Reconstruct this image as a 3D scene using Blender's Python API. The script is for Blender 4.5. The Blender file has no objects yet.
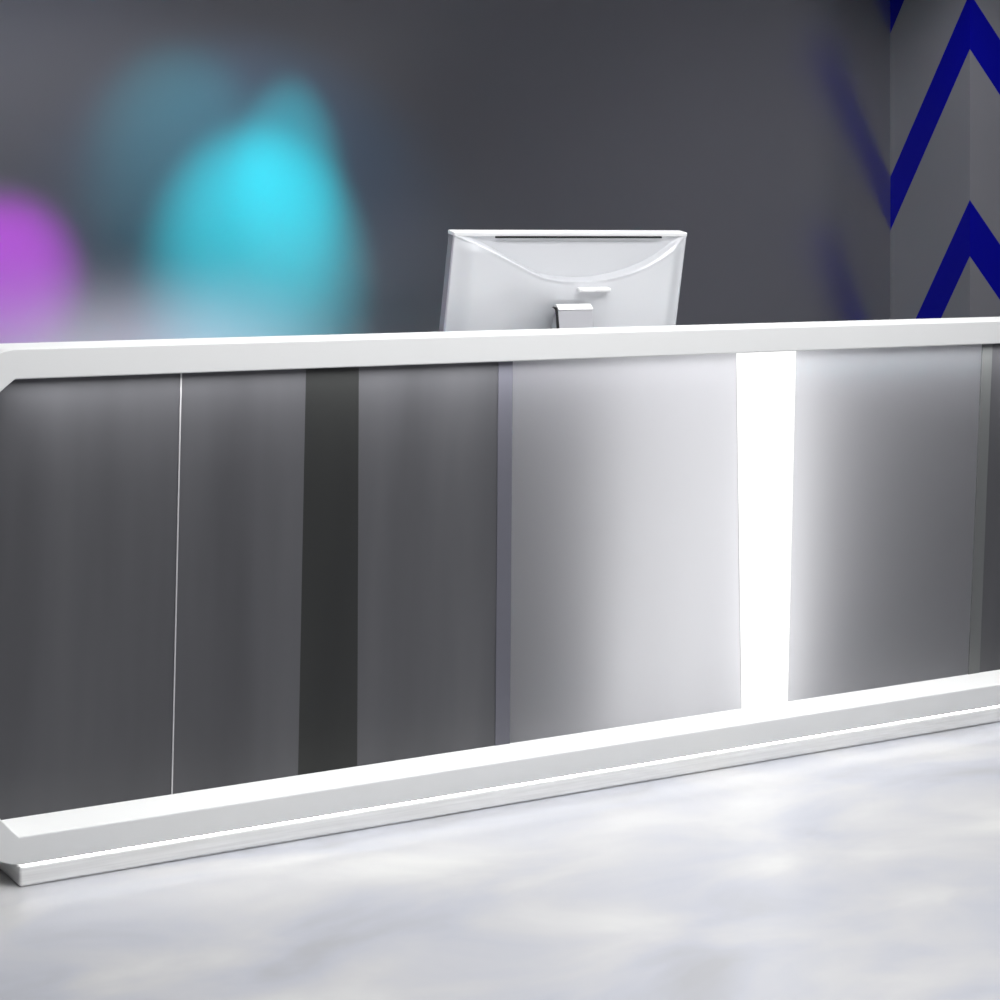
import bpy, bmesh, math
from mathutils import Vector
C = bpy.context.scene.collection
sc = bpy.context.scene

# ------------------------------------------------------------------ helpers
def link(name, me, mat, parent=None, smooth=False):
    o = bpy.data.objects.new(name, me); C.objects.link(o)
    if mat: me.materials.append(mat)
    if parent: o.parent = parent
    if smooth:
        for p in me.polygons: p.use_smooth = True
    return o

def from_bm(name, bm, mat, parent=None, bevel=0.0, seg=2, smooth=False):
    """vertices are given in world metres; they are stored relative to the root's base point"""
    off = Vector(parent.get('_base', (0, 0, 0))) if parent else Vector((0, 0, 0))
    bmesh.ops.recalc_face_normals(bm, faces=bm.faces)
    for v in bm.verts: v.co -= off
    me = bpy.data.meshes.new(name); bm.to_mesh(me); bm.free()
    o = link(name, me, mat, parent, smooth)
    if parent: o['_base'] = tuple(off)
    if bevel:
        m = o.modifiers.new('bevel', 'BEVEL'); m.width = bevel; m.segments = seg
        m.limit_method = 'ANGLE'; m.angle_limit = math.radians(35)
        for p in me.polygons: p.use_smooth = True
        w = o.modifiers.new('wn', 'WEIGHTED_NORMAL'); w.keep_sharp = True
    return o

def box_bm(x0, x1, y0, y1, z0, z1, bm=None):
    bm = bm or bmesh.new()
    v = [bm.verts.new((x, y, z)) for x in (x0, x1) for y in (y0, y1) for z in (z0, z1)]
    for f in ((0, 1, 3, 2), (4, 6, 7, 5), (0, 4, 5, 1), (2, 3, 7, 6), (0, 2, 6, 4), (1, 5, 7, 3)):
        bm.faces.new([v[i] for i in f])
    return bm

def prism_bm(quad_front, quad_back, bm=None):
    bm = bm or bmesh.new()
    n = len(quad_front)
    a = [bm.verts.new(p) for p in quad_front]; b = [bm.verts.new(p) for p in quad_back]
    bm.faces.new(a); bm.faces.new(b[::-1])
    for i in range(n):
        j = (i + 1) % n
        bm.faces.new((a[i], a[j], b[j], b[i]))
    return bm

def root(name, loc, label, cat):
    o = bpy.data.objects.new(name, None); C.objects.link(o); o.location = loc
    o.empty_display_size = .1
    o['label'] = label; o['category'] = cat; o['_base'] = tuple(loc)
    return o

def struct(name, bm, mat):
    o = from_bm(name, bm, mat); o['kind'] = 'structure'; return o

# ------------------------------------------------------------------ materials
def mat(name, col, rough=.5, metal=0., spec=.5, coat=0.):
    m = bpy.data.materials.new(name); m.use_nodes = True
    b = m.node_tree.nodes['Principled BSDF']
    b.inputs['Base Color'].default_value = (*col, 1); b.inputs['Roughness'].default_value = rough
    b.inputs['Metallic'].default_value = metal; b.inputs['Specular IOR Level'].default_value = spec
    b.inputs['Coat Weight'].default_value = coat
    return m

def N(m, t, **kw):
    n = m.node_tree.nodes.new(t)
    for k, v in kw.items(): setattr(n, k, v)
    return n
def L(m, a, b): m.node_tree.links.new(a, b)

def noise_colour(m, stops, scale=(1, 1, 1), nscale=3., detail=3., rough=.5, distort=0.):
    tc = N(m, 'ShaderNodeTexCoord'); mp = N(m, 'ShaderNodeMapping'); mp.inputs['Scale'].default_value = scale
    nz = N(m, 'ShaderNodeTexNoise'); nz.inputs['Scale'].default_value = nscale
    nz.inputs['Detail'].default_value = detail; nz.inputs['Roughness'].default_value = rough
    nz.inputs['Distortion'].default_value = distort
    rp = N(m, 'ShaderNodeValToRGB')
    while len(rp.color_ramp.elements) < len(stops): rp.color_ramp.elements.new(.5)
    for e, (p, c) in zip(rp.color_ramp.elements, stops): e.position = p; e.color = (*c, 1)
    L(m, tc.outputs['Object'], mp.inputs['Vector']); L(m, mp.outputs[0], nz.inputs['Vector'])
    L(m, nz.outputs['Fac'], rp.inputs['Fac'])
    L(m, rp.outputs[0], m.node_tree.nodes['Principled BSDF'].inputs['Base Color'])
    return rp

def emit(name, col, s):
    m = bpy.data.materials.new(name); m.use_nodes = True; nt = m.node_tree
    nt.nodes.remove(nt.nodes['Principled BSDF'])
    e = N(m, 'ShaderNodeEmission'); e.inputs[0].default_value = (*col, 1); e.inputs[1].default_value = s
    L(m, e.outputs[0], nt.nodes['Material Output'].inputs[0]); return m

white = mat('white_lacquer', (.76, .765, .76), .5, spec=0.0)
plinth_m = mat('brushed_white_metal', (.80, .80, .79), .38, metal=.0, spec=.6)
noise_colour(plinth_m, [(.3, (.80, .80, .79)), (.7, (.94, .94, .93))], (1.2, 1, 60), 3., 4.)
def steel(name, a, b, rough=.45):
    m = mat(name, a, rough, metal=.25, spec=.35)
    noise_colour(m, [(.3, a), (.7, b)], (1.5, 1.5, .12), 3.2, 3.)
    return m
dark = steel('dark_brushed_steel', (.060, .060, .066), (.098, .098, .106))
black = steel('black_steel', (.020, .021, .021), (.028, .029, .028))
joint = steel('joint_steel', (.115, .115, .14), (.13, .13, .155))
joint_g = steel('joint_steel_green', (.125, .13, .13), (.14, .145, .145))
seam_m = mat('polished_steel', (.55, .54, .55), .3, metal=.4)

# ------------------------------------------------------------------ camera
cam = bpy.data.cameras.new('camera'); co = bpy.data.objects.new('camera', cam); C.objects.link(co)
co.location = (0, 0, 1.35)
co.rotation_euler = (math.pi / 2, 0, -math.atan2(.5126, .8586))
cam.sensor_width = 36; cam.lens = 72; cam.shift_y = -.26
cam.clip_start = .05; sc.camera = co

# ------------------------------------------------------------------ room
floor_m = mat('pale_polished_concrete', (.7, .7, .72), .33, spec=.35)
noise_colour(floor_m, [(.30, (.34, .343, .362)), (.42, (.385, .395, .435)), (.54, (.445, .445, .457)), (.70, (.53, .53, .52))],
             (1.0, 1.5, 1), 1.9, 4., .5, .4)
X0, X1, Y0, Y1, ZC = -2.2, 8.2, -2.2, 6.0, 2.95
struct('floor', box_bm(X0 - .1, X1 + .1, Y0 - .1, Y1 + .1, -.1, 0), floor_m)
grey_m = mat('dark_grey_paint', (.28, .28, .30), .7)
struct('ceiling', box_bm(X0 - .1, X1 + .1, Y0 - .1, Y1 + .1, ZC, ZC + .1), mat('ceiling_paint', (.3, .3, .31), .8))
struct('wall_front', box_bm(X0 - .1, X1 + .1, Y0 - .1, Y0, 0, ZC), grey_m)
struct('wall_left', box_bm(X0 - .1, X0, Y0, Y1, 0, ZC), grey_m)
struct('wall_far_right', box_bm(X1, X1 + .1, Y0, Y1, 0, ZC), grey_m)

# back wall: satin dark metal cladding that mirrors the chevron pier softly
wb = mat('satin_dark_cladding', (.10, .10, .115), .5, spec=.2)
nt = wb.node_tree; pb = nt.nodes['Principled BSDF']
gl = N(wb, 'ShaderNodeBsdfGlossy', distribution='BECKMANN'); gl.inputs['Color'].default_value = (.68, .68, .715, 1)
gl.inputs['Roughness'].default_value = .29
df = N(wb, 'ShaderNodeBsdfDiffuse'); df.inputs['Color'].default_value = (.18, .18, .205, 1)
mx = N(wb, 'ShaderNodeMixShader'); mx.inputs[0].default_value = .65
L(wb, df.outputs[0], mx.inputs[1]); L(wb, gl.outputs[0], mx.inputs[2])
L(wb, mx.outputs[0], nt.nodes['Material Output'].inputs[0])
struct('wall_back', box_bm(X0 - .1, X1 + .1, Y1, Y1 + .1, 0, ZC), wb)

# chevron pier at the right: blue zigzag bands painted round its corner
PX, PY = 5.38, 5.56
cm = mat('chevron_paint', (.16, .16, .18), .5, spec=.15)
g = N(cm, 'ShaderNodeNewGeometry'); sp = N(cm, 'ShaderNodeSeparateXYZ'); L(cm, g.outputs['Position'], sp.inputs[0])
def math_n(op, a, b=None):
    n = N(cm, 'ShaderNodeMath', operation=op)
    for i, v in enumerate((a, b)):
        if v is None: continue
        if isinstance(v, (int, float)): n.inputs[i].default_value = v
        else: L(cm, v, n.inputs[i])
    return n.outputs[0]
dx = math_n('MULTIPLY', math_n('SUBTRACT', sp.outputs['X'], PX), 1.08)
dy = math_n('MULTIPLY', math_n('SUBTRACT', sp.outputs['Y'], PY), 1.55)
v = math_n('ADD', math_n('ADD', sp.outputs['Z'], dx), dy)
v = math_n('DIVIDE', math_n('ADD', math_n('SUBTRACT', v, 2.069), 7.8), .78)
band = math_n('LESS_THAN', math_n('FRACT', v), .272)
mc = N(cm, 'ShaderNodeMix', data_type='RGBA')
L(cm, band, mc.inputs['Factor'])
mc.inputs['A'].default_value = (.30, .30, .325, 1); mc.inputs['B'].default_value = (.002, .003, .42, 1)
L(cm, mc.outputs['Result'], cm.node_tree.nodes['Principled BSDF'].inputs['Base Color'])
struct('wall_right', box_bm(PX, X1, PY, Y1, 0, ZC), cm)

# ------------------------------------------------------------------ reception desk
XL, XR = 1.145, 4.72
YF, YB = 4.09, 4.33
desk = root('reception_desk', (2.93, 4.2, 0),
            'long white framed reception desk with recessed grey metal front and glowing vertical light strip', 'desk')

# white ring frame with chamfered corners
ZT, ZB = 1.123, .0465
outer = [(XL, .12), (XL + .05, .075), (XL + .115, ZB + .004), (XL + .14, ZB), (XR - .14, ZB), (XR - .05, .075), (XR, .12),
         (XR, 1.05), (XR - .05, 1.10), (XR - .10, ZT), (XL + .118, ZT), (XL + .098, ZT - .004), (XL + .05, 1.095), (XL, 1.05)]
inner = [(1.205, .185), (1.225, .162), (1.26, .122), (1.275, .107), (XR - .13, .107), (XR - .08, .15), (XR - .06, .185),
         (XR - .06, 1.0), (XR - .09, 1.03), (XR - .12, 1.06), (1.267, 1.06), (1.249, 1.0455), (1.224, 1.0245), (1.205, 1.006)]
bm = bmesh.new()
rows = []
for ring in (outer, inner):
    for y in (YF, YB):
        rows.append([bm.verts.new((x, y, z)) for x, z in ring])
of, ob, inf, inb = rows
n = len(outer)
for i in range(n):
    j = (i + 1) % n
    bm.faces.new((of[i], of[j], inf[j], inf[i])); bm.faces.new((ob[i], inb[i], inb[j], ob[j]))
    bm.faces.new((of[i], ob[i], ob[j], of[j])); bm.faces.new((inf[i], inf[j], inb[j], inb[i]))
from_bm('frame', bm, white, desk, bevel=.003)

# base plinth and the light line between it and the frame
from_bm('plinth', box_bm(1.277, XR - .13, YF + .001, YB + .45, 0.0, .0435), plinth_m, desk, bevel=.006, seg=4)
ls = from_bm('base_light', box_bm(1.284, XR - .14, YF + .004, YB - .02, .0437, .0456), emit('base_led', (1, .995, .985), 19.), desk)
ls['label'] = 'thin glowing light line above the base'

# recessed front, leaning slightly: top at Y=4.16, bottom at Y=4.24
Zp0, Zp1 = .09, 1.075
def py(z): return 4.16 + (1.058 - z) / (1.058 - .105) * .068
def slab(name, xt0, xt1, xb0, xb1, m, proud=0., thick=.008, label=None, z0=Zp0, z1=Zp1):
    f = [(xb0, py(z0) - proud, z0), (xb1, py(z0) - proud, z0), (xt1, py(z1) - proud, z1), (xt0, py(z1) - proud, z1)]
    b = [(x, y + thick + proud, z) for x, y, z in f]
    o = from_bm(name, prism_bm(f, b), m, desk)
    if label: o['label'] = label
    return o
slab('front_panel', 1.175, 1.6605, 1.175, 1.6655, dark)
slab('front_panel', 1.6635, 1.966, 1.6685, 1.978, dark)
slab('front_panel', 1.966, 2.101, 1.978, 2.132, black, label='near black narrow panel')
slab('front_panel', 2.101, 2.478, 2.132, 2.51, dark)
slab('seam_strip', 1.6605, 1.6635, 1.6655, 1.6685, seam_m, .002, label='thin bright steel seam')
slab('joint_strip', 2.478, 2.518, 2.51, 2.552, joint, .002, label='narrow bluish grey joint strip')
slab('joint_strip', 4.072, 4.111, 4.084, 4.127, joint_g, .002, label='narrow greenish grey joint strip')
slab('front_panel', 4.111, XR - .03, 4.127, XR - .03, dark)

# grey front panel made translucent so added tubes behind give the strip's halo
ac = bpy.data.materials.new('grey_halo_diffuser'); ac.use_nodes = True; nt = ac.node_tree
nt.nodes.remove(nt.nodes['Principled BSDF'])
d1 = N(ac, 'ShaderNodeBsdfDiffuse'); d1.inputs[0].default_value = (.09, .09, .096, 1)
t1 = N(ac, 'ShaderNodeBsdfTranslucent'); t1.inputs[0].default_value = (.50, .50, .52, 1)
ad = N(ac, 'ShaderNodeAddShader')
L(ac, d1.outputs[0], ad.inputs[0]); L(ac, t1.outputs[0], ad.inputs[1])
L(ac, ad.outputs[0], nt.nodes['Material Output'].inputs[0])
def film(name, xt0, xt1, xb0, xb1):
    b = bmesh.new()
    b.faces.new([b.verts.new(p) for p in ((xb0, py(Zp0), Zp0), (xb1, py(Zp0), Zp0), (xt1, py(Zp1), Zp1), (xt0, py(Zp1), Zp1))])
    o = from_bm(name, b, ac, desk); o['label'] = 'grey panel beside the light strip with added halo glow from behind'; return o
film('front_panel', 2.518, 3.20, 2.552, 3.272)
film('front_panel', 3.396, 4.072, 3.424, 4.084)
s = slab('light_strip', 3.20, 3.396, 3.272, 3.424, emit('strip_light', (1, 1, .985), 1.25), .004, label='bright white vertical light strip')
# box behind the front that hides the added halo tubes
from_bm('back_panel', box_bm(1.175, XR - .03, 4.395, 4.41, .06, 1.045), mat('carcass_grey', (.10, .10, .105), .8), desk)
tube = emit('halo_helper_glow', (1, 1, 1.0), 1.0)
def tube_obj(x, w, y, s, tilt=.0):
    m = emit('halo_helper_glow', (1, 1, 1), s)
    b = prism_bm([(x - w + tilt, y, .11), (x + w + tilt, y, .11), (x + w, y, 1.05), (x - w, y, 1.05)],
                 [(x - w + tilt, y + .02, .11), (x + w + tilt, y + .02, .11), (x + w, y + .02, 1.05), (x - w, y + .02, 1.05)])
    return from_bm('halo_helper_tube', b, m, desk)
tube_obj(3.33, .06, 4.372, 4.4, .02)  # unseen tubes added to make the halo round the light strip
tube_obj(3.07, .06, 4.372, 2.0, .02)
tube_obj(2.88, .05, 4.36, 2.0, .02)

# staff side: worktop and support panels behind the tall front
from_bm('worktop', box_bm(1.30, XR - .15, 4.4105, 5.0, .72, .75), white, desk, bevel=.003)
for x in (1.32, 2.95, XR - .19):
    from_bm('support_panel', box_bm(x, x + .025, 4.4105, YB + .44, .0437, .7198), white, desk)

# ------------------------------------------------------------------ monitor
MX, MYt, MZt = 2.8785, 4.44, 1.369       # centre of the back's top edge
TILT = math.radians(11.5)
mon = root('computer_monitor', (MX, 4.58, .75),
           'white desktop monitor seen from behind, standing behind the tall counter', 'monitor')
mon_m = mat('white_plastic', (.72, .73, .76), .25, spec=.5)
side_m = mat('grey_edge', (.30, .30, .32), .4)
W, Hh, TH = .730, .445, .027
def mp(u, v, d):
    """u across, v down the back, d out of the back towards the counter -> world"""
    return (MX + u, MYt + v * math.sin(TILT) - d * math.cos(TILT), MZt - v * math.cos(TILT) - d * math.sin(TILT))
arc = [(0, .008), (.08, .028), (.16, .052), (.24, .078), (.32, .104), (.37, .117), (.44, .1255), (.52, .129), (.60, .127), (.68, .118),
       (.75, .106), (.81, .091), (.87, .070), (.93, .044), (1, .008)]
def arcv(a):
    for (p, q), (r, t) in zip(arc, arc[1:]):
        if a <= r: return q + (t - q) * (a - p) / (r - p)
    return .008
def sm(a, b, x):
    t = min(1, max(0, (x - a) / (b - a))); return t * t * (3 - 2 * t)
def shell(u, v):
    a = u / W + .5
    av = arcv(a)
    edge = sm(0, .05, v) * sm(0, .06, u + W / 2) * sm(0, .06, W / 2 - u) * sm(0, .05, Hh - v)
    base = .004 + .020 * edge - .030 * math.exp(-((u + .05) / .17) ** 4) * sm(av + .006, .30, v)
    if v < av:                                   # scooped upper field under the top lip
        t = sm(.0, min(.016, max(av, .004)), av - v)
        lip = 1 - sm(.006, .010, v)
        scoop = .003 - .036 * (v / .13)
        return max(lip * .004, base + .003 - t * (base + .003 - scoop)) if v < .008 else base + .003 - t * (base + .003 - scoop)
    r = v - av                                   # rounded ridge along the arc
    return base + .002 * math.exp(-(r / .005) ** 2) * sm(.01, .06, av)
bm = bmesh.new(); NU, NV = 150, 130
vs = sorted(set([i / 90 * .16 for i in range(91)] + [.16 + i / 40 * (Hh - .16) for i in range(1, 41)]))
grid = [[bm.verts.new(mp(-W / 2 + W * i / NU, v_, shell(-W / 2 + W * i / NU, v_))) for i in range(NU + 1)] for v_ in vs]
for r0, r1 in zip(grid, grid[1:]):
    for i in range(NU): bm.faces.new((r0[i], r0[i + 1], r1[i + 1], r1[i]))
rim = [r[0] for r in grid] + grid[-1][1:] + [r[-1] for r in grid[-2::-1]] + grid[0][-2:0:-1]
back = []
for v_ in rim:
    back.append(bm.verts.new(v_.co + Vector((0, .007 * math.cos(TILT), .007 * math.sin(TILT)))))
for i in range(len(rim)):
    j = (i + 1) % len(rim); bm.faces.new((rim[i], rim[j], back[j], back[i]))
bm.faces.new(back)
sh = from_bm('back_shell', bm, mon_m, mon)
for k, p in enumerate(sh.data.polygons): p.use_smooth = k < (len(vs) - 1) * NU
def mbox(name, u0, u1, v0, v1, d0, d1, m, bevel=0., parent=mon):
    f = [mp(u0, v1, d1), mp(u1, v1, d1), mp(u1, v0, d1), mp(u0, v0, d1)]
    b = [mp(u0, v1, d0), mp(u1, v1, d0), mp(u1, v0, d0), mp(u0, v0, d0)]
    return from_bm(name, prism_bm(f, b), m, parent, bevel)
mbox('side_housing', -W / 2, W / 2, .002, Hh, -TH, -.0032, side_m, .002)['label'] = 'grey side edge'
# slim top lip and bezel
lip = mbox('bezel', -W / 2 - .001, W / 2 + .001, -.002, .0085, -TH - .003, .0060, mat('white_edge_highlight', (.92, .92, .93), .3), .002); edge_highlight_m = bpy.data.materials['white_edge_highlight']; lip['label'] = 'slim white top edge'  # this white also paints the highlights on hinge cover and neck
mbox('screen', -W / 2 + .004, W / 2 - .004, .004, Hh - .004, -TH - .006, -TH + .001, mat('black_screen', (.01, .01, .012), .15), .001)['label'] = 'black glass screen facing away'
vent = mbox('vent_slot', -W * .33, W * .385, .0088, .0132, -.004, .0072, mat('vent_black', (.01, .01, .012), .6), parent=sh)
vent['label'] = 'thin black ventilation slot'
tabh = mbox('hinge_cover', .012, .112, .142, .152, .0, .041, edge_highlight_m, .003); tabh['label'] = 'raised hinge cover with painted white highlight'  # lighter white than the shell paints the highlight on the tab
# stand: curved neck hanging from the back down to a foot on the worktop
bm = bmesh.new()
pts = [(4.452, 1.1765), (4.4305, 1.1765), (4.4265, 1.173), (4.4225, 1.15), (4.419, 1.12), (4.417, 1.08), (4.417, 1.0), (4.418, .90), (4.43, .765)]
thk = [(p[0] + (.0 if k < 1 else .006), p[1] - (.007 if k < 3 else 0)) for k, p in enumerate(pts)]
u0, u1 = MX - .059, MX + .049
A = [[bm.verts.new((x, y, z)) for y, z in pts] for x in (u0, u1)]
B = [[bm.verts.new((x, y, z)) for y, z in thk] for x in (u0, u1)]
for k in range(len(pts) - 1):
    bm.faces.new((A[0][k], A[1][k], A[1][k + 1], A[0][k + 1])); bm.faces.new((B[0][k], B[0][k + 1], B[1][k + 1], B[1][k]))
    for q in (0, 1): bm.faces.new((A[q][k], A[q][k + 1], B[q][k + 1], B[q][k]))
for k in (0, -1): bm.faces.new((A[0][k], B[0][k], B[1][k], A[1][k]))
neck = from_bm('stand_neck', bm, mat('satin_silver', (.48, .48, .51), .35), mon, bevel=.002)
from_bm('stand_base', box_bm(MX - .11, MX + .19, 4.415, 4.68, .7505, .766), mon_m, mon, bevel=.004)
# black slab put in for the shaded gap beside the neck
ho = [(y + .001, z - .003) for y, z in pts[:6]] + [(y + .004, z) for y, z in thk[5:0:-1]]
gp = from_bm('neck_side_shade', prism_bm([(u0 - .0025, y, z) for y, z in ho], [(u0 + .0005, y, z) for y, z in ho]),
             mat('shade_black', (.012, .012, .014), .5), neck)
from_bm('neck_mount', box_bm(u0 + .02, u1 - .02, 4.436, 4.49, 1.09, 1.165), mon_m, mon)
neck_hl = from_bm('neck_highlight', prism_bm([(u0, y, z) for y, z in ((4.447, 1.1805), (4.434, 1.1815), (4.4205, 1.167), (4.437, 1.160))],
                                    [(u1, y, z) for y, z in ((4.447, 1.1805), (4.434, 1.1815), (4.4205, 1.167), (4.437, 1.160))]), edge_highlight_m, neck, .001)
neck_hl['label'] = 'painted white highlight on top of the stand'  # highlight along the neck top, put in as a lighter piece
gp['label'] = 'black shade strip beside the stand neck'

# ------------------------------------------------------------------ lights
def area(name, loc, target, sx, sy, e, col=(1, 1, 1)):
    l = bpy.data.lights.new(name, 'AREA'); l.shape = 'RECTANGLE'; l.size = sx; l.size_y = sy; l.energy = e; l.color = col
    o = bpy.data.objects.new(name, l); C.objects.link(o); o.location = loc
    o.rotation_euler = (Vector(target) - Vector(loc)).to_track_quat('-Z', 'Y').to_euler(); return o
def spot(name, loc, target, ang, blend, e, col, r=.03, sx=1.):
    l = bpy.data.lights.new(name, 'SPOT'); l.spot_size = math.radians(ang); l.spot_blend = blend; l.energy = e
    l.color = col; l.shadow_soft_size = r
    o = bpy.data.objects.new(name, l); C.objects.link(o); o.location = loc
    o.rotation_euler = (Vector(target) - Vector(loc)).to_track_quat('-Z', 'Y').to_euler(); o.scale = (sx, 1, 1); return o
area('ceiling_panel_light', (2.6, 2.5, 2.9), (2.6, 2.5, 0), 4.0, 1.4, 118, (1, 1, 1)).data.spread = math.radians(152)
area('sill_fill_helper', (2.93, 4.112, 1.056), (2.93, 4.13, 0), 3.42, .02, 9, (1, 1, 1)).data.spread = math.radians(160)  # added unseen fill that whitens the sill top
area('ledge_fill_helper', (2.93, 4.42, 2.9), (2.93, 4.42, 0), 3.4, .12, 9, (1, 1, 1)).data.spread = math.radians(64)  # added unseen fill to brighten the ledge top
CY = (.0, .92, 1.)
def wall_spot(name, x, z, w_, h_, e, col, y=5.1, zl=2.88):
    """added unseen spot for a glow on the back wall; pool centred on (x, 6, z), about w_ wide and h_ tall"""
    d = math.hypot(6 - y, zl - z); k = (6 - y) / d
    o = spot(name, (x, y, zl), (x, 6, z), 10, 1., e, col)
    o.data.spot_size = 2 * math.atan(w_ / 2 / d); o.scale = (1, min(1.5, h_ * k / w_), 1); return o
wall_spot('cyan_blob_helper', 2.665, 1.33, .90, 1.10, 1750, CY)  # added coloured spots imitate blurred reflections on the back wall
wall_spot('cyan_peak_helper', 2.775, 1.57, 0.48, .85, 560, CY)
wall_spot('cyan_fill_helper', 2.40, 1.62, .80, 1.0, 190, CY)
wall_spot('teal_wash_helper', 2.62, 1.50, 1.8, 1.6, 130, (.03, .5, 1.))
wall_spot('magenta_blob_helper', 1.82, 1.26, .60, .60, 1900, (.75, .02, 1.))
wall_spot('lavender_wash_helper', 1.9, 1.8, 2.2, 1.6, 34, (.7, .78, 1.))
wall_spot('white_wash_helper', 2.25, .97, 1.8, .60, 340, (.97, .94, 1), y=5.35, zl=.3)  # added hidden spot for the pale glow low on the wall
spot('pier_fill_helper', (4.5, 4.5, 2.88), (5.4, 5.56, 1.7), 46, 1., 50, (.97, .97, 1))  # added unseen fill to brighten the pier faces
spot('side_wall_fill_helper', (4.6, 1.6, 2.88), (8.2, .5, 1.9), 110, 1., 260, (.95, .96, 1))  # added to brighten the side wall that the back wall mirrors
spot('front_wall_fill_helper', (3.5, .8, 2.88), (3.5, -2.2, 1.9), 120, 1., 130, (.95, .96, 1))  # added likewise, so the mirrored front wall reads as grey

w = bpy.data.worlds.new('world'); sc.world = w; w.use_nodes = True
w.node_tree.nodes['Background'].inputs[0].default_value = (.5, .5, .55, 1)
w.node_tree.nodes['Background'].inputs[1].default_value = .2
for o in bpy.data.objects:
    if '_base' in o: del o['_base']
vs_ = sc.view_settings
sc.display_settings.display_device = 'sRGB'
vs_.view_transform = 'Standard'; vs_.look = 'None'; vs_.exposure = 0; vs_.gamma = 1; vs_.use_curve_mapping = False
